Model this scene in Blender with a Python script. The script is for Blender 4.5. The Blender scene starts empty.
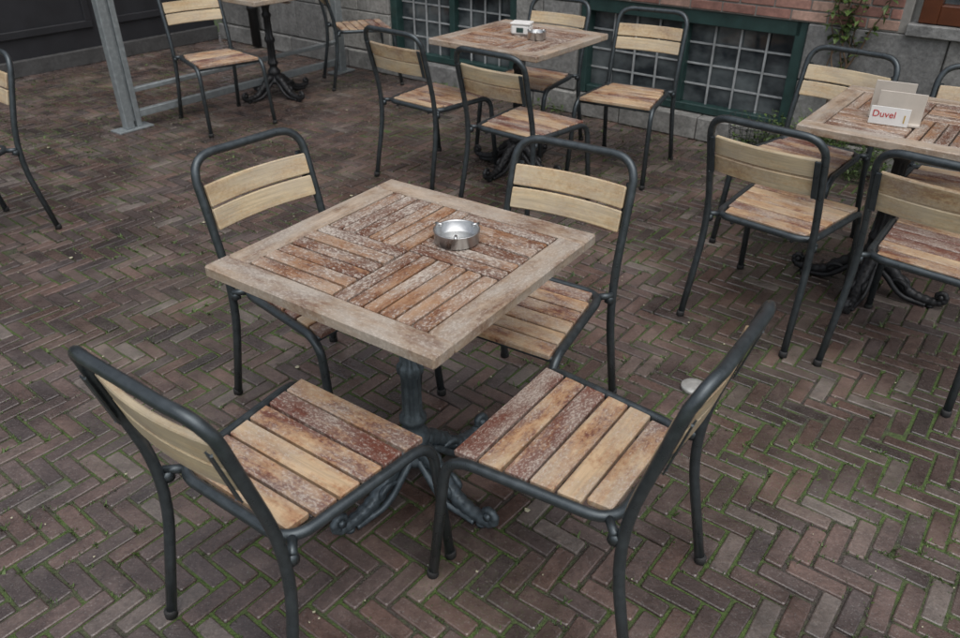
import bpy, bmesh, math, random
from mathutils import Vector, Matrix, noise
R = math.radians
random.seed(7)
scene = bpy.context.scene
scene.view_settings.view_transform = 'Standard'
scene.view_settings.look = 'None'
scene.view_settings.exposure = 0

# ------------------------------------------------------------------ node helpers
def new_mat(name):
    m = bpy.data.materials.new(name); m.use_nodes = True
    nt = m.node_tree
    for n in list(nt.nodes): nt.nodes.remove(n)
    out = nt.nodes.new('ShaderNodeOutputMaterial')
    p = nt.nodes.new('ShaderNodeBsdfPrincipled')
    nt.links.new(p.outputs[0], out.inputs[0])
    return m, nt, p
def N(nt, t, **kw):
    n = nt.nodes.new(t)
    for k, v in kw.items(): setattr(n, k, v)
    return n
def L(nt, a, b): nt.links.new(a, b)
def ramp(nt, fac, stops, interp='LINEAR'):
    r = N(nt, 'ShaderNodeValToRGB'); r.color_ramp.interpolation = interp
    e = r.color_ramp.elements
    while len(e) < len(stops): e.new(0.5)
    for i, (p, c) in enumerate(stops):
        e[i].position = p
        e[i].color = (c, c, c, 1) if isinstance(c, (int, float)) else (*c, 1)
    L(nt, fac, r.inputs[0]); return r.outputs[0]
def noise_n(nt, vec, scale, detail=4, rough=0.55, dist=0.0):
    n = N(nt, 'ShaderNodeTexNoise')
    n.inputs['Scale'].default_value = scale; n.inputs['Detail'].default_value = detail
    n.inputs['Roughness'].default_value = rough; n.inputs['Distortion'].default_value = dist
    if vec is not None: L(nt, vec, n.inputs['Vector'])
    return n.outputs['Fac']
def mixc(nt, fac, a, b, mode='MIX'):
    m = N(nt, 'ShaderNodeMix', data_type='RGBA', blend_type=mode)
    for i, v in ((0, fac), (6, a), (7, b)):
        s = m.inputs[i]
        if hasattr(v, 'is_output'): L(nt, v, s)
        elif isinstance(v, (int, float)): s.default_value = v if i == 0 else (v, v, v, 1)
        else: s.default_value = (*v, 1)
    return m.outputs[2]
def math_n(nt, op, a, b=None, clamp=False):
    m = N(nt, 'ShaderNodeMath', operation=op); m.use_clamp = clamp
    for i, v in enumerate((a, b)):
        if v is None: continue
        if hasattr(v, 'is_output'): L(nt, v, m.inputs[i])
        else: m.inputs[i].default_value = v
    return m.outputs[0]
def bump(nt, p, h, strength=0.3, dist=0.005):
    b = N(nt, 'ShaderNodeBump'); b.inputs['Strength'].default_value = strength
    b.inputs['Distance'].default_value = dist
    L(nt, h, b.inputs['Height']); L(nt, b.outputs[0], p.inputs['Normal'])
def attr(nt, name):
    return N(nt, 'ShaderNodeAttribute', attribute_name=name)
def objco(nt): return N(nt, 'ShaderNodeTexCoord').outputs['Object']
def mapping(nt, vec, scale):
    m = N(nt, 'ShaderNodeMapping'); m.inputs['Scale'].default_value = scale
    L(nt, vec, m.inputs['Vector']); return m.outputs[0]

# ------------------------------------------------------------------ materials
def wood_mat(name, light, mid, dark, speck=0.5, grey=0.2, rough=0.5, speckcol=(0.60, 0.54, 0.47), thr=0.55, blot=2.2):
    m, nt, p = new_mat(name)
    g = attr(nt, 'gco').outputs['Vector']; tone = attr(nt, 'tone').outputs['Fac']
    grain = noise_n(nt, mapping(nt, g, (5, 120, 60)), 1.0, 4, 0.65, 0.5)
    blotch = noise_n(nt, mapping(nt, g, (6, 15, 12)), 1.0, 4, 0.65)
    fine = noise_n(nt, mapping(nt, g, (1, 1.3, 1)), 75, 4, 0.7)
    t = math_n(nt, 'ADD', tone, math_n(nt, 'MULTIPLY', math_n(nt, 'SUBTRACT', blotch, 0.5), blot))
    t = math_n(nt, 'ADD', t, math_n(nt, 'MULTIPLY', math_n(nt, 'SUBTRACT', fine, 0.5), 1.1))
    t = math_n(nt, 'ADD', t, math_n(nt, 'MULTIPLY', math_n(nt, 'SUBTRACT', grain, 0.5), 0.9), True)
    col = ramp(nt, t, [(0.08, light), (0.45, mid), (0.75, dark)])
    gr = ramp(nt, grain, [(0.3, 0.58), (0.6, 1.06)])
    col = mixc(nt, 0.7, col, gr, 'MULTIPLY')
    big = noise_n(nt, mapping(nt, g, (6, 14, 9)), 1.0, 4, 0.65)
    gmask = ramp(nt, big, [(0.40, 0.0), (0.62, grey)])
    col = mixc(nt, gmask, col, (0.36, 0.325, 0.285))
    s1 = noise_n(nt, mapping(nt, g, (1, 1.7, 1)), 115, 4, 0.72)
    sm = math_n(nt, 'ADD', s1, math_n(nt, 'MULTIPLY', math_n(nt, 'SUBTRACT', big, 0.5), 0.40))
    sm = math_n(nt, 'ADD', sm, math_n(nt, 'MULTIPLY', math_n(nt, 'SUBTRACT', t, 0.5), 0.08))
    sm = ramp(nt, sm, [(thr, 0.0), (thr + .11, 1.0)])
    sm = math_n(nt, 'MULTIPLY', sm, speck)
    col = mixc(nt, sm, col, speckcol)
    L(nt, col, p.inputs['Base Color'])
    L(nt, ramp(nt, blotch, [(0.35, rough + 0.10), (0.62, rough - 0.22)]), p.inputs['Roughness'])
    bump(nt, p, math_n(nt, 'ADD', grain, math_n(nt, 'MULTIPLY', sm, 0.5)), 0.4, 0.002)
    return m
M_seat = wood_mat('seat_wood', (0.58, 0.42, 0.26), (0.42, 0.24, 0.13), (0.16, 0.058, 0.040), 0.55, 0.42, thr=.535)
M_back = wood_mat('backrest_wood', (0.64, 0.52, 0.34), (0.54, 0.39, 0.225), (0.33, 0.20, 0.11), 0.25, 0.35, blot=1.5)
M_tframe = wood_mat('table_frame_wood', (0.46, 0.37, 0.285), (0.35, 0.26, 0.185), (0.20, 0.12, 0.08), 0.45, 0.7, thr=.52)
M_tslat = wood_mat('table_slat_wood', (0.42, 0.26, 0.155), (0.29, 0.148, 0.078), (0.14, 0.060, 0.036), 0.72, 0.5, .38, thr=.512, blot=1.8)

def metal_mat(name, col, metallic, rough, wear=0.3):
    m, nt, p = new_mat(name); o = objco(nt)
    n1 = noise_n(nt, o, 35, 4, 0.65); n2 = noise_n(nt, o, 220, 2, 0.6)
    c = mixc(nt, ramp(nt, n1, [(0.45, 0.0), (0.75, wear)]), col, tuple(min(1, x * 2.2 + 0.02) for x in col))
    L(nt, c, p.inputs['Base Color']); p.inputs['Metallic'].default_value = metallic
    L(nt, ramp(nt, n1, [(0.3, rough - 0.08), (0.7, rough + 0.15)]), p.inputs['Roughness'])
    bump(nt, p, n2, 0.12, 0.001)
    return m
M_tube = metal_mat('tube_metal', (0.062, 0.074, 0.081), 0.6, 0.31)
M_iron = metal_mat('cast_iron', (0.080, 0.102, 0.116), 0.45, 0.36, .6)
M_iron_black = metal_mat('cast_iron_black', (0.020, 0.021, 0.023), 0.3, 0.42)
M_steel = metal_mat('steel', (0.52, 0.53, 0.53), 0.95, 0.28, 0.2)
M_rubber = metal_mat('rubber', (0.02, 0.02, 0.02), 0, 0.7)
M_galv = metal_mat('galvanised', (0.26, 0.29, 0.30), 0.4, 0.45)

def simple_mat(name, col, rough=0.7, var=0.25, scale=12, b=0.15, metallic=0):
    m, nt, p = new_mat(name); o = objco(nt)
    n1 = noise_n(nt, o, scale, 4, 0.65)
    c = mixc(nt, 1.0, col, ramp(nt, n1, [(0.3, 1 - var), (0.7, 1 + var)]), 'MULTIPLY')
    L(nt, c, p.inputs['Base Color']); p.inputs['Roughness'].default_value = rough
    p.inputs['Metallic'].default_value = metallic
    bump(nt, p, noise_n(nt, o, scale * 6, 3, 0.6), b, 0.003)
    return m
M_green = simple_mat('green_frame_paint', (0.024, 0.056, 0.052), 0.4, 0.25)
M_white = simple_mat('white_bar_paint', (0.38, 0.40, 0.405), 0.5, 0.3)
M_panel = simple_mat('dark_panel_paint', (0.024, 0.025, 0.029), 0.5, 0.2, 5)
M_brown = simple_mat('brown_varnish', (0.10, 0.032, 0.014), 0.3, 0.2)
M_mortar = simple_mat('mortar', (0.26, 0.25, 0.23), 0.9, 0.2, 20)
M_card = simple_mat('white_card', (0.78, 0.78, 0.76), 0.5, 0.04, 10, 0.02)
M_board = simple_mat('menu_board', (0.55, 0.50, 0.44), 0.5, 0.1, 10, 0.02)
M_red = simple_mat('red_ink', (0.5, 0.02, 0.02), 0.5, 0.02)
M_gold = simple_mat('gold_ink', (0.5, 0.33, 0.06), 0.5, 0.02)
M_petal = simple_mat('petal', (0.42, 0.40, 0.28), 0.7, 0.2)
M_cap = simple_mat('cap_metal', (0.46, 0.46, 0.44), 0.4, 0.2, 40, .1, .4)
M_glassd, nt, p = new_mat('window_glass')
gn = noise_n(nt, mapping(nt, objco(nt), (2.5, 1, 4)), 1.0, 4, .6)
L(nt, ramp(nt, gn, [(.4, (0.022, 0.028, 0.033)), (.62, (0.13, 0.15, 0.155))]), p.inputs['Base Color']); p.inputs['Roughness'].default_value = 0.08
bump(nt, p, noise_n(nt, objco(nt), 3, 2), 0.05, 0.02)

def attr_mat(name, stops, rough=0.8, mott=0.3, mossy=0.0, bumpy=0.4, nscale=60):
    m, nt, p = new_mat(name); o = objco(nt)
    t = attr(nt, 'tone').outputs['Fac']
    c = ramp(nt, t, stops)
    n1 = noise_n(nt, o, nscale, 4, 0.7); n0 = noise_n(nt, o, 1.3, 4, 0.6); n2 = noise_n(nt, o, 9, 4, 0.7)
    c = mixc(nt, 1.0, c, ramp(nt, n1, [(0.25, 1 - mott), (0.75, 1 + mott)]), 'MULTIPLY')
    c = mixc(nt, 1.0, c, ramp(nt, n2, [(0.3, 0.66), (0.7, 1.28)]), 'MULTIPLY')
    c = mixc(nt, 1.0, c, ramp(nt, n0, [(0.3, 0.78), (0.7, 1.22)]), 'MULTIPLY')
    if mossy > 0:
        mk = math_n(nt, 'MULTIPLY', ramp(nt, n0, [(0.47, 0.0), (0.60, 1.0)]), ramp(nt, n1, [(0.48, 0.0), (0.62, 1.0)]))
        c = mixc(nt, math_n(nt, 'MULTIPLY', mk, mossy), c, (0.060, 0.074, 0.034))
        gk = ramp(nt, noise_n(nt, o, 190, 2, 0.5), [(0.61, 0.0), (0.68, 0.42)])
        c = mixc(nt, gk, c, (0.25, 0.235, 0.22))
        wet = noise_n(nt, o, 2.4, 4, .65)
        c = mixc(nt, 1.0, c, ramp(nt, wet, [(0.40, 1.05), (0.56, 0.66)]), 'MULTIPLY')
        L(nt, ramp(nt, math_n(nt, 'ADD', wet, math_n(nt, 'MULTIPLY', math_n(nt, 'SUBTRACT', n2, .5), .25)), [(0.38, rough + .05), (0.54, rough - .26)]), p.inputs['Roughness'])
        p.inputs['Specular IOR Level'].default_value = .8
    else:
        L(nt, ramp(nt, n2, [(0.3, rough - 0.18), (0.7, rough + 0.08)]), p.inputs['Roughness'])
    L(nt, c, p.inputs['Base Color'])
    bump(nt, p, math_n(nt, 'ADD', n1, math_n(nt, 'MULTIPLY', n2, 1.5)), bumpy, 0.004)
    return m
M_paver = attr_mat('paving_brick', [(0, (0.074, 0.057, 0.054)), (0.35, (0.108, 0.078, 0.070)), (0.7, (0.140, 0.088, 0.072)), (1, (0.165, 0.136, 0.120))], 0.48, 0.36, 0.6, 0.4, 80)
M_wbrick = attr_mat('wall_brick', [(0, (0.22, 0.11, 0.088)), (0.5, (0.31, 0.16, 0.128)), (1, (0.39, 0.26, 0.205))], 0.85, 0.2, 0, 0.3)
M_stone = attr_mat('wall_stone', [(0, (0.15, 0.15, 0.147)), (0.5, (0.21, 0.21, 0.203)), (1, (0.28, 0.275, 0.255))], 0.85, 0.38, 0, 0.7, 40)
M_plinth = attr_mat('side_plinth', [(0, (0.05, 0.05, 0.05)), (1, (0.08, 0.08, 0.08))], 0.85, 0.3, 0, 0.5, 40)
M_leaf = attr_mat('leaf', [(0, (0.038, 0.064, 0.018)), (0.6, (0.068, 0.115, 0.026)), (1, (0.11, 0.165, 0.045))], 0.6, 0.2, 0, 0.1)
M_bark = simple_mat('bark', (0.12, 0.08, 0.05), 0.9)

M_ground, nt, p = new_mat('joint_soil'); o = objco(nt)
gn = noise_n(nt, o, 70, 4, 0.7)
c = ramp(nt, gn, [(0.3, (0.034, 0.029, 0.025)), (0.7, (0.090, 0.077, 0.066))])
mk = ramp(nt, noise_n(nt, o, 2.6, 4, 0.75), [(0.40, 0.0), (0.55, 1.0)])
c = mixc(nt, mk, c, ramp(nt, gn, [(0.3, (0.040, 0.068, 0.018)), (0.7, (0.090, 0.140, 0.034))]))
L(nt, c, p.inputs['Base Color']); p.inputs['Roughness'].default_value = 0.9
bump(nt, p, noise_n(nt, o, 120, 3), 0.8, 0.01)

# ------------------------------------------------------------------ mesh builder
class MB:
    def __init__(s): s.v = []; s.f = []; s.m = []; s.sm = []; s.t = []; s.g = []
    def add(s, verts, faces, mi=0, smooth=False, tone=0.5, g=None):
        b = len(s.v); s.v += [tuple(v) for v in verts]
        s.t += [tone] * len(verts)
        s.g += g if g else [tuple(v) for v in verts]
        for f in faces: s.f.append(tuple(b + i for i in f)); s.m.append(mi); s.sm.append(smooth)
    def obj(s, name, mats, parent=None, loc=None, recalc=True):
        me = bpy.data.meshes.new(name); me.from_pydata(s.v, [], s.f)
        for m in mats: me.materials.append(m)
        me.polygons.foreach_set('material_index', s.m); me.polygons.foreach_set('use_smooth', s.sm)
        a = me.attributes.new('tone', 'FLOAT', 'POINT'); a.data.foreach_set('value', s.t)
        a = me.attributes.new('gco', 'FLOAT_VECTOR', 'POINT'); a.data.foreach_set('vector', [c for v in s.g for c in v])
        if recalc:
            bm = bmesh.new(); bm.from_mesh(me); bmesh.ops.recalc_face_normals(bm, faces=bm.faces); bm.to_mesh(me); bm.free()
        me.update()
        o = bpy.data.objects.new(name, me); bpy.context.collection.objects.link(o)
        if parent: o.parent = parent
        if loc: o.location = loc
        return o
def empty(name, loc=(0, 0, 0), rz=0):
    e = bpy.data.objects.new(name, None); bpy.context.collection.objects.link(e)
    e.location = loc; e.rotation_euler = (0, 0, rz); e.empty_display_size = 0.1
    return e

def box(mb, lo, hi, mi=0, ch=0.004, tone=0.5, jit=0.0):
    lo = Vector(lo); hi = Vector(hi); c = (lo + hi) / 2; h = (hi - lo) / 2
    ch = min(ch, min(h) * 0.45)
    vs = []; idx = {}
    for sx in (-1, 1):
        for sy in (-1, 1):
            for sz in (-1, 1):
                j = Vector([random.uniform(-jit, jit) for _ in range(3)])
                for ax in range(3):
                    d = Vector((h.x - ch, h.y - ch, h.z - ch)); d[ax] = h[ax]
                    idx[(sx, sy, sz, ax)] = len(vs)
                    vs.append(c + Vector((sx * d.x, sy * d.y, sz * d.z)) + j)
    fs = []
    for ax in range(3):
        for s in (-1, 1):
            q = []
            for a, b in ((-1, -1), (1, -1), (1, 1), (-1, 1)):
                k = [0, 0, 0]; k[ax] = s; k[(ax + 1) % 3] = a; k[(ax + 2) % 3] = b
                q.append(idx[(*k, ax)])
            fs.append(q)
    for a in range(3):
        b1, b2 = (a + 1) % 3, (a + 2) % 3
        for s1 in (-1, 1):
            for s2 in (-1, 1):
                q = []
                for sa, ax in ((-1, b1), (1, b1), (1, b2), (-1, b2)):
                    k = [0, 0, 0]; k[a] = sa; k[b1] = s1; k[b2] = s2; q.append(idx[(*k, ax)])
                fs.append(q)
    for sx in (-1, 1):
        for sy in (-1, 1):
            for sz in (-1, 1): fs.append([idx[(sx, sy, sz, ax)] for ax in range(3)])
    mb.add(vs, fs, mi, False, tone)

def fillet(pts, rad, n=6, closed=False):
    pts = [Vector(p) for p in pts]; out = []; m = len(pts)
    rads = rad if isinstance(rad, (list, tuple)) else [rad] * m
    for i, p in enumerate(pts):
        if not closed and i in (0, m - 1): out.append(p); continue
        a = pts[(i - 1) % m]; b = pts[(i + 1) % m]
        d1 = (a - p); d2 = (b - p); t = min(rads[i], d1.length * 0.49, d2.length * 0.49)
        q1 = p + d1.normalized() * t; q2 = p + d2.normalized() * t
        for k in range(n + 1):
            u = k / n; out.append(q1 * (1 - u) ** 2 + p * 2 * u * (1 - u) + q2 * u * u)
    return out
def sweep(mb, path, rad, sides=12, closed=False, mi=0, tone=0.5, cap=True):
    path = [Vector(p) for p in path]; n = len(path)
    rads = rad if isinstance(rad, (list, tuple)) else [rad] * n
    def tan(i):
        a = path[(i - 1) % n] if (closed or i > 0) else path[i]
        b = path[(i + 1) % n] if (closed or i < n - 1) else path[i]
        d = b - a
        return d.normalized() if d.length > 1e-9 else Vector((0, 0, 1))
    t = tan(0); ref = Vector((0, 0, 1)) if abs(t.z) < 0.9 else Vector((1, 0, 0))
    u = t.cross(ref).normalized(); vs = []
    for i in range(n):
        t = tan(i); u = (u - t * u.dot(t)).normalized(); w = t.cross(u)
        for k in range(sides):
            a = 2 * math.pi * k / sides
            vs.append(path[i] + (u * math.cos(a) + w * math.sin(a)) * rads[i])
    fs = []
    for i in range(n if closed else n - 1):
        for k in range(sides):
            a = i * sides; b = ((i + 1) % n) * sides; k2 = (k + 1) % sides
            fs.append((a + k, a + k2, b + k2, b + k))
    if not closed and cap:
        fs.append(tuple(range(sides))); fs.append(tuple((n - 1) * sides + k for k in range(sides)))
    mb.add(vs, fs, mi, True, tone)
def lathe(mb, prof, sides=32, c=(0, 0, 0), mi=0, smooth=True, tone=0.5, flute=None):
    vs = []; n = len(prof)
    for (r, z) in prof:
        for k in range(sides):
            a = 2 * math.pi * k / sides; rr = r
            if flute and flute[0] < z < flute[1]: rr = r * (1 + 0.12 * math.cos(a * 8))
            vs.append((c[0] + rr * math.cos(a), c[1] + rr * math.sin(a), c[2] + z))
    fs = [(i * sides + k, i * sides + (k + 1) % sides, (i + 1) * sides + (k + 1) % sides, (i + 1) * sides + k) for i in range(n - 1) for k in range(sides)]
    if prof[0][0] > 1e-4: fs.append(tuple(range(sides)))
    if prof[-1][0] > 1e-4: fs.append(tuple((n - 1) * sides + k for k in range(sides)))
    mb.add(vs, fs, mi, smooth, tone)
def slat(mb, p0, p1, wdir, w, t, mi=0, tone=0.5, bow=0.0, bowdir=None, c=0.003, shear=(0, 0), segs=1, wobk=0.0008):
    p0 = Vector(p0); p1 = Vector(p1); ax = (p1 - p0); ln = ax.length; ax.normalize()
    wd = Vector(wdir).normalized(); td = ax.cross(wd).normalized()
    if segs < 2: stations = [0, c, ln - c, ln]
    else: stations = [0, c] + [ln * k / segs for k in range(1, segs)] + [ln - c, ln]
    ns = len(stations); vs = []; g = []
    ox, oy = random.uniform(0, 40), random.uniform(0, 40)
    wob = random.uniform(-wobk, wobk); yaw = random.gauss(0, .0016) if wobk > .0009 else 0
    for i, s in enumerate(stations):
        k = (w - 2 * c) / w if i in (0, ns - 1) else 1.0
        hw, ht = w / 2 * k, t / 2 * (k if k == 1 else (t - 2 * c) / t)
        cs = [(-hw + c, -ht), (hw - c, -ht), (hw, -ht + c), (hw, ht - c), (hw - c, ht), (-hw + c, ht), (-hw, ht - c), (-hw, -ht + c)]
        u = s / ln; f = 4 * u * (1 - u)
        for a, b in cs:
            ext = shear[0] * a * (1 - u) * -1 + shear[1] * a * u
            q = p0 + ax * (s + ext) + wd * (a + yaw * (s - ln / 2) * 2) + td * (b + wob)
            if bow: q = q + bowdir * bow * f
            vs.append(q); g.append((s + ox, a + oy, b + ox))
    fs = []
    for i in range(ns - 1):
        for k in range(8): fs.append((i * 8 + k, i * 8 + (k + 1) % 8, (i + 1) * 8 + (k + 1) % 8, (i + 1) * 8 + k))
    fs.append(tuple(range(8))); fs.append(tuple((ns - 1) * 8 + k for k in range(8)))
    mb.add(vs, fs, mi, False, tone, g)

# ------------------------------------------------------------------ chair
TR = 0.0135
def make_chair(x, y, head, tones=None):
    e = empty('bistro_chair', (x, y, 0), R(head - 90))
    mb = MB(); zs = 0.437
    P = lambda s, a, b, c_: (s * a, b, c_)
    pts = [P(-1, .222, -.300, 0), P(-1, .207, -.218, .42), P(-1, .208, -.335, .855), P(1, .208, -.335, .855), P(1, .207, -.218, .42), P(1, .222, -.300, 0)]
    path = fillet(pts, [0, .17, .085, .085, .17, 0], 8)
    path = [Vector((q.x, q.y - (0.018 * (1 - (q.x / .21) ** 2) if q.z > .82 else 0), q.z)) for q in path]
    sweep(mb, path, TR, 12)
    pts = [P(-1, .236, .262, 0), P(-1, .224, .214, zs), P(-1, .186, -.205, zs), P(1, .186, -.205, zs), P(1, .224, .214, zs), P(1, .236, .262, 0)]
    sweep(mb, fillet(pts, [0, .075, .07, .07, .075, 0], 8), TR, 12)
    sweep(mb, [(-.222, .185, zs - .012), (.222, .185, zs - .012)], .010, 10)
    for s in (-1, 1):
        sweep(mb, [(s * .12, -.2, zs - .02), (s * .12, .185, zs - .02)], .006, 8)
        for (a, b) in ((.222, -.300), (.236, .262)):
            lathe(mb, [(0.0, 0.0), (.0160, 0.0), (.0160, .020), (.0137, .024)], 14, (s * a, b, 0), 1)
        sweep(mb, [(s * .180, -.19, zs), (s * .215, -.222, zs)], .011, 8)
        sweep(mb, [(s * .2065, -.2165, .412), (s * .2068, -.222, .436)], .0155, 12)
    mb.obj('frame', [M_tube, M_rubber], e)
    sb = MB(); n = 6; y0, y1 = -.190, .207; pitch = (y1 - y0) / n; w = pitch - .0075
    for i in range(n):
        yc = y0 + pitch * (i + .5); hw = .186 + (yc + .205) / .419 * .038 - .0145
        if i == 0: hw -= .012
        tn = tones[n - 1 - i] if tones else random.choice([.15, .3, .4, .5, .65, .9])
        slat(sb, (-hw, yc, zs + .004), (hw, yc, zs + .004), (0, 1, 0), w, .019, 0, tn, shear=(.09, .09), wobk=.0012)
    sb.obj('seat_slats', [M_seat], e)
    bb = MB()
    for zc in (.668, .741):
        k = (zc - .42) / .435; yc = -.218 - .117 * k
        up = Vector((0, -.117, .435)).normalized()
        slat(bb, (-.193, yc + .010, zc), (.193, yc + .010, zc), up, .0685, .016, 0, random.uniform(.05, .5), .022, Vector((0, -1, 0)), segs=10)
    bb.obj('backrest_slats', [M_back], e)
    kb = MB()
    for s in (-1, 1):
        k = (.705 - .42) / .435; yc = -.218 - .117 * k
        slat(kb, (s * .192, yc + .0005, .635), (s * .192, yc - .0385, .777), (1, 0, 0), .022, .004, 0)
    kb.obj('backrest_brackets', [M_tube], e)
    return e

make_chair(-.425, 1.365, 54.5, [.45, 1.0, .52, .25, .68, .35])
make_chair(.225, 1.415, 144.5, [1.05, .45, .82, .42, .22, .40])
make_chair(.124, 2.04, 238, [.45, .3, .35, .5, .35, .65])
make_chair(-.489, 2.158, -39.6)
for c_ in [(.85, 4.44, 240), (-.25, 4.4, 50), (.25, 3.9, 50), (.32, 4.85, 235), (-1.8, 5.38, -50), (-.968, 6.5, 20),
           (-2.5, 3.42, 240), (1.20, 2.78, 47), (1.635, 2.42, 47), (1.5, 3.42, 224), (2.0, 3.02, 235)]:
    make_chair(*c_)

# ------------------------------------------------------------------ table
def catmull(pts, n=5):
    out = []; m = len(pts)
    for i in range(m - 1):
        p0 = pts[max(i - 1, 0)]; p1 = pts[i]; p2 = pts[i + 1]; p3 = pts[min(i + 2, m - 1)]
        for k in range(n):
            t = k / n
            out.append(tuple(0.5 * ((2 * b) + (c - a) * t + (2 * a - 5 * b + 4 * c - d) * t * t + (-a + 3 * b - 3 * c + d) * t ** 3) for a, b, c, d in zip(p0, p1, p2, p3)))
    out.append(tuple(pts[-1])); return out
def make_table(x, y, ang, iron, H=.77, S=.72, off_p=(0, 0), rot_p=0):
    e = empty('cafe_table', (x, y, 0), R(ang))
    mb = MB(); h = S / 2; fw = .074; t = .032; zc = H - t / 2
    for s in (-1, 1):
        slat(mb, (-h, s * (h - fw / 2), zc), (h, s * (h - fw / 2), zc), (0, 1, 0), fw, t, 0, random.uniform(.2, .5), c=.004)
        slat(mb, (s * (h - fw / 2), -h + fw + .001, zc - .0006), (s * (h - fw / 2), h - fw - .001, zc - .0006), (-1, 0, 0), fw, t, 0, random.uniform(.2, .5), c=.004)
    inn = h - fw - .004; n = 6; q = inn / n
    for qx in (0, 1):
        for qy in (0, 1):
            for i in range(n):
                tn = random.choice([.35, .45, .5, .6, .7, .9])
                a0 = -inn if qx == 0 else .002; a1 = -.002 if qx == 0 else inn
                b0 = -inn if qy == 0 else .002; b1 = -.002 if qy == 0 else inn
                if (qx + qy) % 2 == 0:
                    yc = (b0 + q * (i + .5)); slat(mb, (a0, yc, zc + .004), (a1, yc, zc + .004), (0, 1, 0), q - .0065, .022, 1, tn, wobk=.0011)
                else:
                    xc = (a0 + q * (i + .5)); slat(mb, (xc, b0, zc + .004), (xc, b1, zc + .004), (-1, 0, 0), q - .0065, .022, 1, tn, wobk=.0011)
    mb.obj('table_top', [M_tframe, M_tslat], e)
    ub = MB()
    for s in (-1, 0, 1):
        box(ub, (s * .16 - .02, -inn, H - .052), (s * .16 + .02, inn, H - .0245), 0, .003, .7)
    box(ub, (-inn, -.02, H - .062), (inn, .02, H - .0525), 0, .003, .7)
    ub.obj('top_battens', [M_tslat], e)
    pb = MB()
    prof = [(.0, .10), (.05, .10), (.058, .112), (.058, .125), (.044, .14), (.036, .16), (.048, .175), (.050, .19), (.040, .205), (.030, .22), (.030, .235),
            (.040, .245), (.040, .258), (.027, .272), (.026, .30), (.025, .40), (.033, .41), (.035, .425), (.033, .44), (.025, .45), (.024, .58), (.034, .592), (.034, .61), (.025, .625),
            (.030, .66), (.050, .685), (.060, .70), (.060, H - .064), (0, H - .064)]
    lathe(pb, prof, 48, flute=(.271, .582))
    for k in range(4):
        a = k * math.pi / 2; ca, sa = math.cos(a), math.sin(a)
        prf = catmull([(.015, .140, .030), (.055, .142, .028), (.095, .112, .025), (.135, .074, .024), (.175, .044, .022), (.22, .031, .020), (.268, .028, .019), (.302, .036, .017), (.314, .058, .013), (.300, .076, .011), (.280, .068, .010), (.280, .052, .009)], 5)
        path = [(r * ca, r * sa, z) for r, z, _ in prf]
        rad = [rr * (1 + .10 * math.sin(i * 1.9)) for i, (_, _, rr) in enumerate(prf)]
        sweep(pb, path, rad, 12)
        for s in (-1, 1):
            pf = catmull([(.035, .125, .011), (.08, .095, .012), (.12, .055, .012), (.16, .026, .011), (.21, .014, .010), (.25, .012, .008)], 4)
            sweep(pb, [(r * ca - s * (.014 + .016 * math.sin(min(1, r / .2) * 3.0)) * sa, r * sa + s * (.014 + .016 * math.sin(min(1, r / .2) * 3.0)) * ca, z) for r, z, _ in pf], [w for _, _, w in pf], 8)
            lf_ = catmull([(.10, .085, .006), (.13, .090, .010), (.155, .078, .010), (.16, .060, .007), (.148, .058, .004)], 4)
            sweep(pb, [(r * ca - s * .022 * sa, r * sa + s * .022 * ca, z) for r, z, _ in lf_], [w for _, _, w in lf_], 8)
        lathe(pb, [(0, 0), (.015, 0), (.017, .010), (.012, .016)], 12, (.265 * ca, .265 * sa, 0))
        sweep(pb, [(.295 * ca + .018 * sa, .295 * sa - .018 * ca, .058), (.295 * ca - .018 * sa, .295 * sa + .018 * ca, .058)], .011, 12)
    box(pb, (-.12, -.12, H - .0645), (.12, .12, H - .0622), 0, .0005)
    po = pb.obj('pedestal', [iron], e)
    po.location = (off_p[0], off_p[1], 0); po.rotation_euler = (0, 0, R(rot_p))
    return e
make_table(-.187, 1.776, -34.5, M_iron, off_p=(.020, -.042), rot_p=-7)
make_table(.22, 4.44, -38, M_iron_black)
make_table(1.70, 2.90, -38, M_iron_black, off_p=(-.03, .03))
make_table(-1.6, 6.05, -38, M_iron_black)

# ------------------------------------------------------------------ small objects
def ashtray(x, y, z, r=.060, h=.034):
    mb = MB()
    lathe(mb, [(0, 0), (r - .003, 0), (r, .003), (r, h - .002), (r + .002, h), (r - .002, h + .001), (r - .004, h - .002), (r - .005, .006), (r - .012, .004), (0, .0035)], 48)
    for k in range(3):
        a = k * 2.094 + .5
        sweep(mb, [((r - .014) * math.cos(a), (r - .014) * math.sin(a), h + .001), ((r + .006) * math.cos(a), (r + .006) * math.sin(a), h + .001)], .0045, 8)
    return mb.obj('ashtray', [M_steel], loc=(x, y, z))
ashtray(-.061, 1.825, .7705)
ashtray(.31, 4.36, .7705, .05, .04)
e = empty('sugar_box', (.235, 4.49, .7705), R(-20)); mb = MB()
box(mb, (-.055, -.04, 0), (.055, .04, .055), 0, .010); mb.obj('tub', [M_card], e)
mb = MB(); box(mb, (-.057, -.042, .055), (.057, .042, .066), 0, .004); mb.obj('lid', [M_card], e)
mb = MB(); box(mb, (-.02, -.0425, .015), (.02, -.0395, .04), 0, .001); mb.obj('label', [M_green], e)
e = empty('menu_holder', (1.56, 2.85, .7705), R(-30))
mb = MB()
box(mb, (-.065, .0, .0), (.095, .006, .115), 0, .001); box(mb, (-.09, .045, .0), (.05, .051, .14), 0, .001)
box(mb, (-.065, -.03, .0), (.095, .045, .008), 0, .001)
mb.obj('boards', [M_board], e)
mb = MB(); box(mb, (-.080, -.040, .0), (.055, -.036, .066), 0, .0005); mb.obj('card', [M_card], e)
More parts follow.
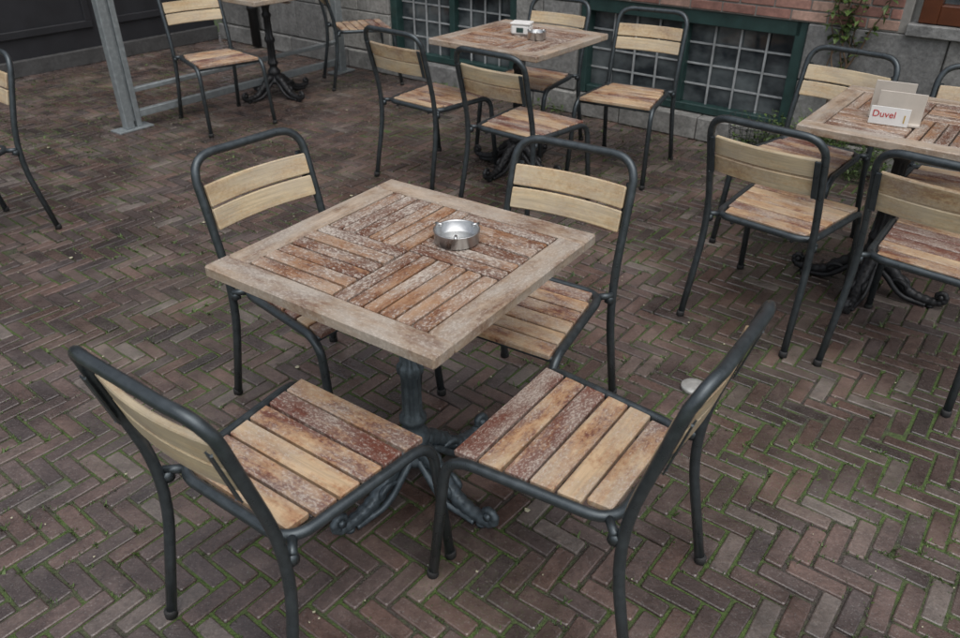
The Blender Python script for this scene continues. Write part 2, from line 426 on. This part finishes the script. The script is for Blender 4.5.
def text(s, size, loc, mat, parent):
    cu = bpy.data.curves.new('lettering', 'FONT'); cu.body = s; cu.size = size; cu.extrude = .0004
    cu.materials.append(mat); o = bpy.data.objects.new('lettering', cu); bpy.context.collection.objects.link(o)
    o.parent = parent; o.location = loc; o.rotation_euler = (R(90), 0, 0)
text('Duvel', .034, (-.072, -.0412, .028), M_red, e)
text('I', .042, (.034, -.0412, .014), M_gold, e)
mb = MB(); lathe(mb, [(0, -.01), (.045, -.01), (.046, .005), (.043, .008), (.02, .0095), (0, .010)], 32)
mb.obj('steel_ground_cap', [M_cap], loc=(.770, 2.21, .003))

# ------------------------------------------------------------------ ground and paving
mb = MB(); mb.add([(-60, -60, 0), (60, -60, 0), (60, 60, 0), (-60, 60, 0)], [(0, 1, 2, 3)]); mb.obj('ground', [M_ground], loc=(0, 0, -.0052), recalc=False)
mb = MB(); LB, WB = .158, .057; gap = .0056; A = R(-38); ca, sa = math.cos(A), math.sin(A)
def in_area(x, y):
    if y < .2 or y > 8.6 or x < -4.9 or x > 5.2: return False
    if abs(x) > 1.0 + .78 * y: return False
    rx, ry = x + 1.94, y - 7.66; ly = .617 * rx + .787 * ry
    return ly < .15
centers = []
def paver(lx, ly, sx, sy):
    cx, cy = lx + sx / 2, ly + sy / 2; X = cx * ca - cy * sa; Y = cx * sa + cy * ca + 4
    if not in_area(X, Y): return
    nx, ny = noise.noise(Vector((X * .8, Y * .8, 4))), noise.noise(Vector((X * .8, Y * .8, 8)))
    X += .016 * nx; Y += .016 * ny
    hx, hy = sx / 2 - gap / 2 - random.uniform(0, .0020), sy / 2 - gap / 2 - random.uniform(0, .0018)
    rot = random.gauss(0, .018); tx, ty = random.gauss(0, .013), random.gauss(0, .018); dz = random.gauss(0, .0012)
    dz += .003 * noise.noise(Vector((X * .9, Y * .9, 0)))
    cr, sr = math.cos(A + rot), math.sin(A + rot); vs = []
    for ins, z in ((.0042, 0), (.0012, -.0020), (0, -.005), (0, -.03)):
        for a, b in ((-1, -1), (1, -1), (1, 1), (-1, 1)):
            u, v = a * (hx - ins), b * (hy - ins); cc = .004
            for uu, vv in (((u - a * cc, v), (u, v - b * cc)) if a * b < 0 else ((u, v - b * cc), (u - a * cc, v))):
                vs.append((X + uu * cr - vv * sr, Y + uu * sr + vv * cr, z + dz + uu * tx + vv * ty))
    fs = [tuple(range(8))] + [(r * 8 + k, r * 8 + (k + 1) % 8, (r + 1) * 8 + (k + 1) % 8, (r + 1) * 8 + k) for r in range(3) for k in range(8)]
    mb.add(vs, fs, 0, False, min(1, max(0, random.gauss(.48, .30))))
    centers.append((X, Y, hx, hy))
for i in range(-220, 220):
    for j in range(-80, 80):
        bx, by = i * WB + j * (LB + WB), i * WB + j * (WB - LB)
        if abs(bx) > 9 or abs(by) > 9: continue
        paver(bx, by, LB, WB)
        paver(bx + LB, by + WB - LB, WB, LB)
mb.obj('brick_paving', [M_paver])
mb = MB()
for X, Y, hx, hy in centers:
    nv = noise.noise(Vector((X * 1.3 + 5, Y * 1.3, 3))) + .5 * noise.noise(Vector((X * 4, Y * 4, 9)))
    bias = .28 if (X > .4 or Y < 1.6) else .06
    if nv + bias < .10: continue
    if Y > 5.5 and random.random() < .6: continue
    for _ in range(random.randint(2, 6)):
        side = random.choice((0, 1, 2, 3)); u = random.uniform(-1, 1)
        lx, ly = ((u * hx, (hy + gap / 2) * (1 if side == 0 else -1)) if side < 2 else ((hx + gap / 2) * (1 if side == 2 else -1), u * hy))
        px, py = X + lx * ca - ly * sa, Y + lx * sa + ly * ca
        big = random.random() < .08
        for b in range(random.randint(3, 8) if big else random.randint(2, 6)):
            a = random.uniform(0, 6.283); ln = random.uniform(.004, .018 if big else .008); wd = ln * random.uniform(.2, .4)
            ox, oy = px + random.gauss(0, .006), py + random.gauss(0, .006)
            dx, dy = math.cos(a), math.sin(a); zt = random.uniform(.2, .9) * ln
            mb.add([(ox - dy * wd, oy + dx * wd, -.003), (ox + dy * wd, oy - dx * wd, -.003), (ox + dx * ln + dy * wd * .4, oy + dy * ln - dx * wd * .4, zt), (ox + dx * ln, oy + dy * ln, zt + .002)], [(0, 1, 2, 3)], 0, False, random.random())
mb.obj('moss_and_grass', [M_leaf], recalc=False)
mb = MB()
for _ in range(480):
    X = random.uniform(-3, 3.2); Y = random.uniform(.6, 6); a = random.uniform(0, 6.28); r = random.choice([.002, .003, .003, .004, .005]) if random.random() > .03 else .011
    vs = [(X + r * math.cos(a + k) * (1 if k % 2 else .7), Y + r * math.sin(a + k) * .8, .0045 + .002 * (k % 2)) for k in range(6)]
    mb.add(vs, [tuple(range(6))], 0, False)
mb.obj('fallen_petals', [M_petal], recalc=False)

# ------------------------------------------------------------------ building
P0 = (-1.94, 7.66, 0); WA = R(-38.1)
bld = empty('brick_building', P0, WA)
wins = [(1.52, 2.78), (3.36, 4.86)]
ZW0, ZW1 = .16, .76
mb = MB()
def blocks(x0, x1, z0, z1, bl, bh, yo=0.0):
    z = z0; r = 0
    while z < z1 - .02:
        zt = min(z1, z + bh)
        if z1 - zt < .08: zt = z1
        x = x0; first = True
        while x < x1 - .01:
            w = bl * random.uniform(.75, 1.2) * (.5 if (first and r % 2) else 1); first = False
            xe = min(x1, x + w)
            if x1 - xe < .12: xe = x1
            box(mb, (x + .003, yo - random.uniform(0, .006), z + .003), (xe - .003, .10, zt - .003), 0, .006, random.random(), .001)
            x = xe
        z = zt; r += 1
blocks(-.9, 9, 0.0, .155, .7, .155, -.035)
for a, b in ((-.9, 1.5), (2.80, 3.34), (4.88, 9)): blocks(a, b, .16, .80, .55, .32)
mb.obj('stone_base', [M_stone], bld)
mb = MB()
box(mb, (-.9, .03, 0), (1.5, .3, .8)); box(mb, (2.80, .03, 0), (3.34, .3, .8)); box(mb, (4.88, .03, 0), (9, .3, .8))
box(mb, (-.9, .006, .8), (5.40, .3, 5)); box(mb, (5.40, .006, 2.3), (9, .3, 5))
mb.obj('mortar_core', [M_mortar], bld)
mb = MB(); z = .805; r = 0; BL, BH = .21, .060
while z < 3.2:
    x = -.9 - (BL / 2 if r % 2 else 0)
    lim = 5.36 if z < 2.3 else 9
    while x < lim:
        xe = min(x + BL, lim)
        if xe - x > .03:
            box(mb, (x + .005, -random.uniform(0, .004), z + .005), (xe - .005, .05, z + BH - .005), 0, .003, random.random(), .0008)
        x += BL
    z += BH; r += 1
mb.obj('brick_courses', [M_wbrick], bld)
for (a, b) in wins:
    fb = MB()
    box(fb, (a + .02, .02, ZW1 - .045), (b - .02, .12, ZW1 + .04)); box(fb, (a - .018, .02, ZW0), (a + .05, .12, ZW1 + .04)); box(fb, (b - .05, .02, ZW0), (b + .018, .12, ZW1 + .04))
    box(fb, (a + .05, .035, ZW0), (b - .05, .12, ZW0 + .05)); m_ = (a + b) / 2; box(fb, (m_ - .025, .04, ZW0 + .05), (m_ + .025, .12, ZW1 - .045))
    fb.obj('window_frame', [M_green], bld)
    gb = MB(); box(gb, (a + .05, .10, ZW0 + .05), (b - .05, .106, ZW1 - .045), 0, .001); gb.obj('window_pane', [M_glassd], bld)
    wb = MB(); k = 4
    for half in ((a + .05, m_ - .025), (m_ + .025, b - .05)):
        for i in range(1, k):
            x = half[0] + (half[1] - half[0]) * i / k
            box(wb, (x - .006, .078, ZW0 + .05), (x + .006, .09, ZW1 - .045), 0, .001)
    for zz in (.33, .46, .59): box(wb, (a + .05, .0905, zz - .006), (b - .05, .0965, zz + .006), 0, .001)
    wb.obj('window_bars', [M_white], bld)
fb = MB(); box(fb, (5.40, -.04, .80), (9, .12, .86), 0, .004)
fb.obj('stone_sill', [M_stone], bld)
fb = MB()
box(fb, (5.44, .0, .865), (5.53, .1, 2.3)); box(fb, (5.53, .0, .865), (9, .1, .96)); box(fb, (6.5, .005, .96), (6.6, .1, 2.3)); box(fb, (5.53, 0, 2.2), (9, .1, 2.3))
fb.obj('brown_window_frame', [M_brown], bld)
fb = MB(); box(fb, (5.53, .07, .96), (9, .075, 2.2)); fb.obj('shop_window_pane', [M_glassd], bld)
fb = MB(); sweep(fb, [(-.25, -.07, .02), (-.25, -.07, 3.2)], .045, 16); lathe(fb, [(.052, .35), (.052, .40)], 16, (-.25, -.07, 0)); fb.obj('downpipe', [M_iron_black], bld)
pw = empty('dark_panelled_wall', P0, WA)
mb = MB(); box(mb, (-1.2, -6, 0), (-.95, -.04, 3.2), 0, .002)
for k in range(5):
    y0 = -.15 - k * 1.15
    box(mb, (-.9499, y0 - 1.05, .30), (-.925, y0, .36)); box(mb, (-.9499, y0 - 1.05, .36), (-.925, y0 - .99, 2.6)); box(mb, (-.9499, y0 - .06, .36), (-.925, y0, 2.6))
mb.obj('panels', [M_panel], pw)
mb = MB(); box(mb, (-.9499, -6, 0), (-.90, -.045, .13), 0, .006); mb.obj('plinth', [M_plinth], pw)

# ------------------------------------------------------------------ terrace windscreen frame
ws = empty('terrace_windscreen', (-2.42, 5.20, 0), R(53)); mb = MB()
box(mb, (-.045, -.03, .012), (.015, .03, 2.0)); box(mb, (.0155, -.012, .05), (.0355, .012, 2.0)); box(mb, (.036, -.025, .012), (.075, .025, 2.0)); box(mb, (1.98, -.03, .012), (2.05, .03, 2.0))
box(mb, (.0755, -.02, .07), (1.98, .02, .12)); box(mb, (.0755, -.02, .24), (1.98, .02, .27)); box(mb, (.0755, -.02, 1.92), (1.98, .02, 1.98))
box(mb, (-.12, -.06, 0), (.14, .06, .012), 0, .002); box(mb, (1.9, -.06, 0), (2.12, .06, .012), 0, .002)
mb.obj('steel_frame', [M_galv], ws)

# ------------------------------------------------------------------ plants
def leaf(mb, p, d, ln, wd, tone):
    d = Vector(d).normalized(); s = d.cross(Vector((0, 0, 1)));
    s = s.normalized() if s.length > .01 else Vector((1, 0, 0)); u = s.cross(d)
    p = Vector(p); a = p + d * ln * .5 + u * ln * .06
    mb.add([p, a + s * wd, p + d * ln - u * ln * .12, a - s * wd], [(0, 1, 2), (0, 2, 3)], 0, False, tone)
def wl(s, y, z=0):
    return Vector((P0[0] + s * math.cos(WA) - y * math.sin(WA), P0[1] + s * math.sin(WA) + y * math.cos(WA), z))
mb = MB()
for s0, n, hh in ((4.95, 80, .34), (5.15, 90, .38), (5.4, 50, .25), (4.75, 25, .15), (3.1, 12, .10), (5.8, 40, .3), (2.2, 8, .08)):
    for _ in range(n):
        b = wl(s0 + random.gauss(0, .09), -.06 - abs(random.gauss(0, .07)))
        a = random.uniform(0, 6.28); tip = b + Vector((math.cos(a) * hh * .45, math.sin(a) * hh * .45, hh * random.uniform(.4, 1)))
        mid = b.lerp(tip, .5) + Vector((0, 0, hh * .12)); q = [b, mid, tip]
        sweep(mb, q, [.0018, .0014, .0006], 4, tone=.3)
        for k in range(5):
            u = random.uniform(.2, 1); pt = b.lerp(tip, u) + Vector((0, 0, hh * .1 * (1 - u)))
            leaf(mb, pt, (random.gauss(0, 1), random.gauss(0, 1), random.gauss(.2, .5)), random.uniform(.02, .05), random.uniform(.006, .014), random.random())
mb.obj('wall_weeds', [M_leaf], recalc=False)
cp = empty('climbing_plant', (0, 0, 0)); mb = MB(); lf = MB()
for k in range(7):
    p = wl(5.12 + random.uniform(-.05, .05), -.04, .02 if k < 3 else .5); pts = [p]; s = 5.12 + random.uniform(-.06, .06); z = p.z
    for i in range(14):
        s += random.uniform(-.045, .050); z += random.uniform(.06, .13); pts.append(wl(s, -.02 - random.uniform(0, .05), z))
    pts = [Vector(q) for q in catmull([tuple(q) for q in pts], 3)]
    sweep(mb, pts, [.005 * (1 - .7 * i / len(pts)) for i in range(len(pts))], 6)
    for q in pts[8:]:
        if q.z > .7 or random.random() < .25:
            for _ in range(2):
                leaf(lf, q, (random.gauss(0, 1), random.gauss(-.5, 1), random.gauss(-.1, .6)), random.uniform(.03, .065), random.uniform(.01, .02), random.random())
mb.obj('stems', [M_bark], cp); lf.obj('leaves', [M_leaf], cp, recalc=False)
b0 = wl(4.72, -.2); wbk = empty('wire_basket', b0, WA); mb = MB()
for k in range(6):
    z = .02 + k * .05; r = .10 + k * .006
    sweep(mb, [(r * math.cos(a * .393), r * math.sin(a * .393), z) for a in range(16)], .002, 6, True)
for a in range(16): sweep(mb, [(.10 * math.cos(a * .393), .10 * math.sin(a * .393), .02), (.13 * math.cos(a * .393), .13 * math.sin(a * .393), .27)], .0017, 5)
mb.obj('wires', [M_iron_black], wbk)

# ------------------------------------------------------------------ light and sky
w = bpy.data.worlds.new('World'); scene.world = w; w.use_nodes = True; nt = w.node_tree
bg = nt.nodes['Background']; sky = nt.nodes.new('ShaderNodeTexSky'); sky.sky_type = 'NISHITA'; sky.sun_disc = False
EL, AZ = 66, 165   # azimuth: direction to the sun, degrees clockwise from +Y
sky.sun_elevation = R(EL); sky.sun_rotation = R(AZ); sky.dust_density = 4; sky.air_density = 1.0
hs = nt.nodes.new('ShaderNodeHueSaturation'); hs.inputs['Saturation'].default_value = .36
nt.links.new(sky.outputs[0], hs.inputs['Color']); nt.links.new(hs.outputs[0], bg.inputs[0]); bg.inputs[1].default_value = .15
sl = bpy.data.lights.new('sun', 'SUN'); sl.energy = 1.25; sl.angle = R(80); sl.color = (1, .99, .98)
so = bpy.data.objects.new('sun', sl); bpy.context.collection.objects.link(so)
d = Vector((math.sin(R(AZ)) * math.cos(R(EL)), math.cos(R(AZ)) * math.cos(R(EL)), math.sin(R(EL))))
so.rotation_euler = (-d).to_track_quat('-Z', 'Y').to_euler(); so.location = (0, 0, 6)

# ------------------------------------------------------------------ camera
cam = bpy.data.cameras.new('camera'); co = bpy.data.objects.new('camera', cam); bpy.context.collection.objects.link(co)
co.location = (0, 0, 1.65); co.rotation_euler = (R(90 - 31.6), 0, 0)
cam.sensor_width = 36; cam.lens = 36 * 762 / 960; cam.clip_start = .05; cam.clip_end = 300
cam.dof.use_dof = True; cam.dof.focus_distance = 2.3; cam.dof.aperture_fstop = 5.0
scene.camera = co
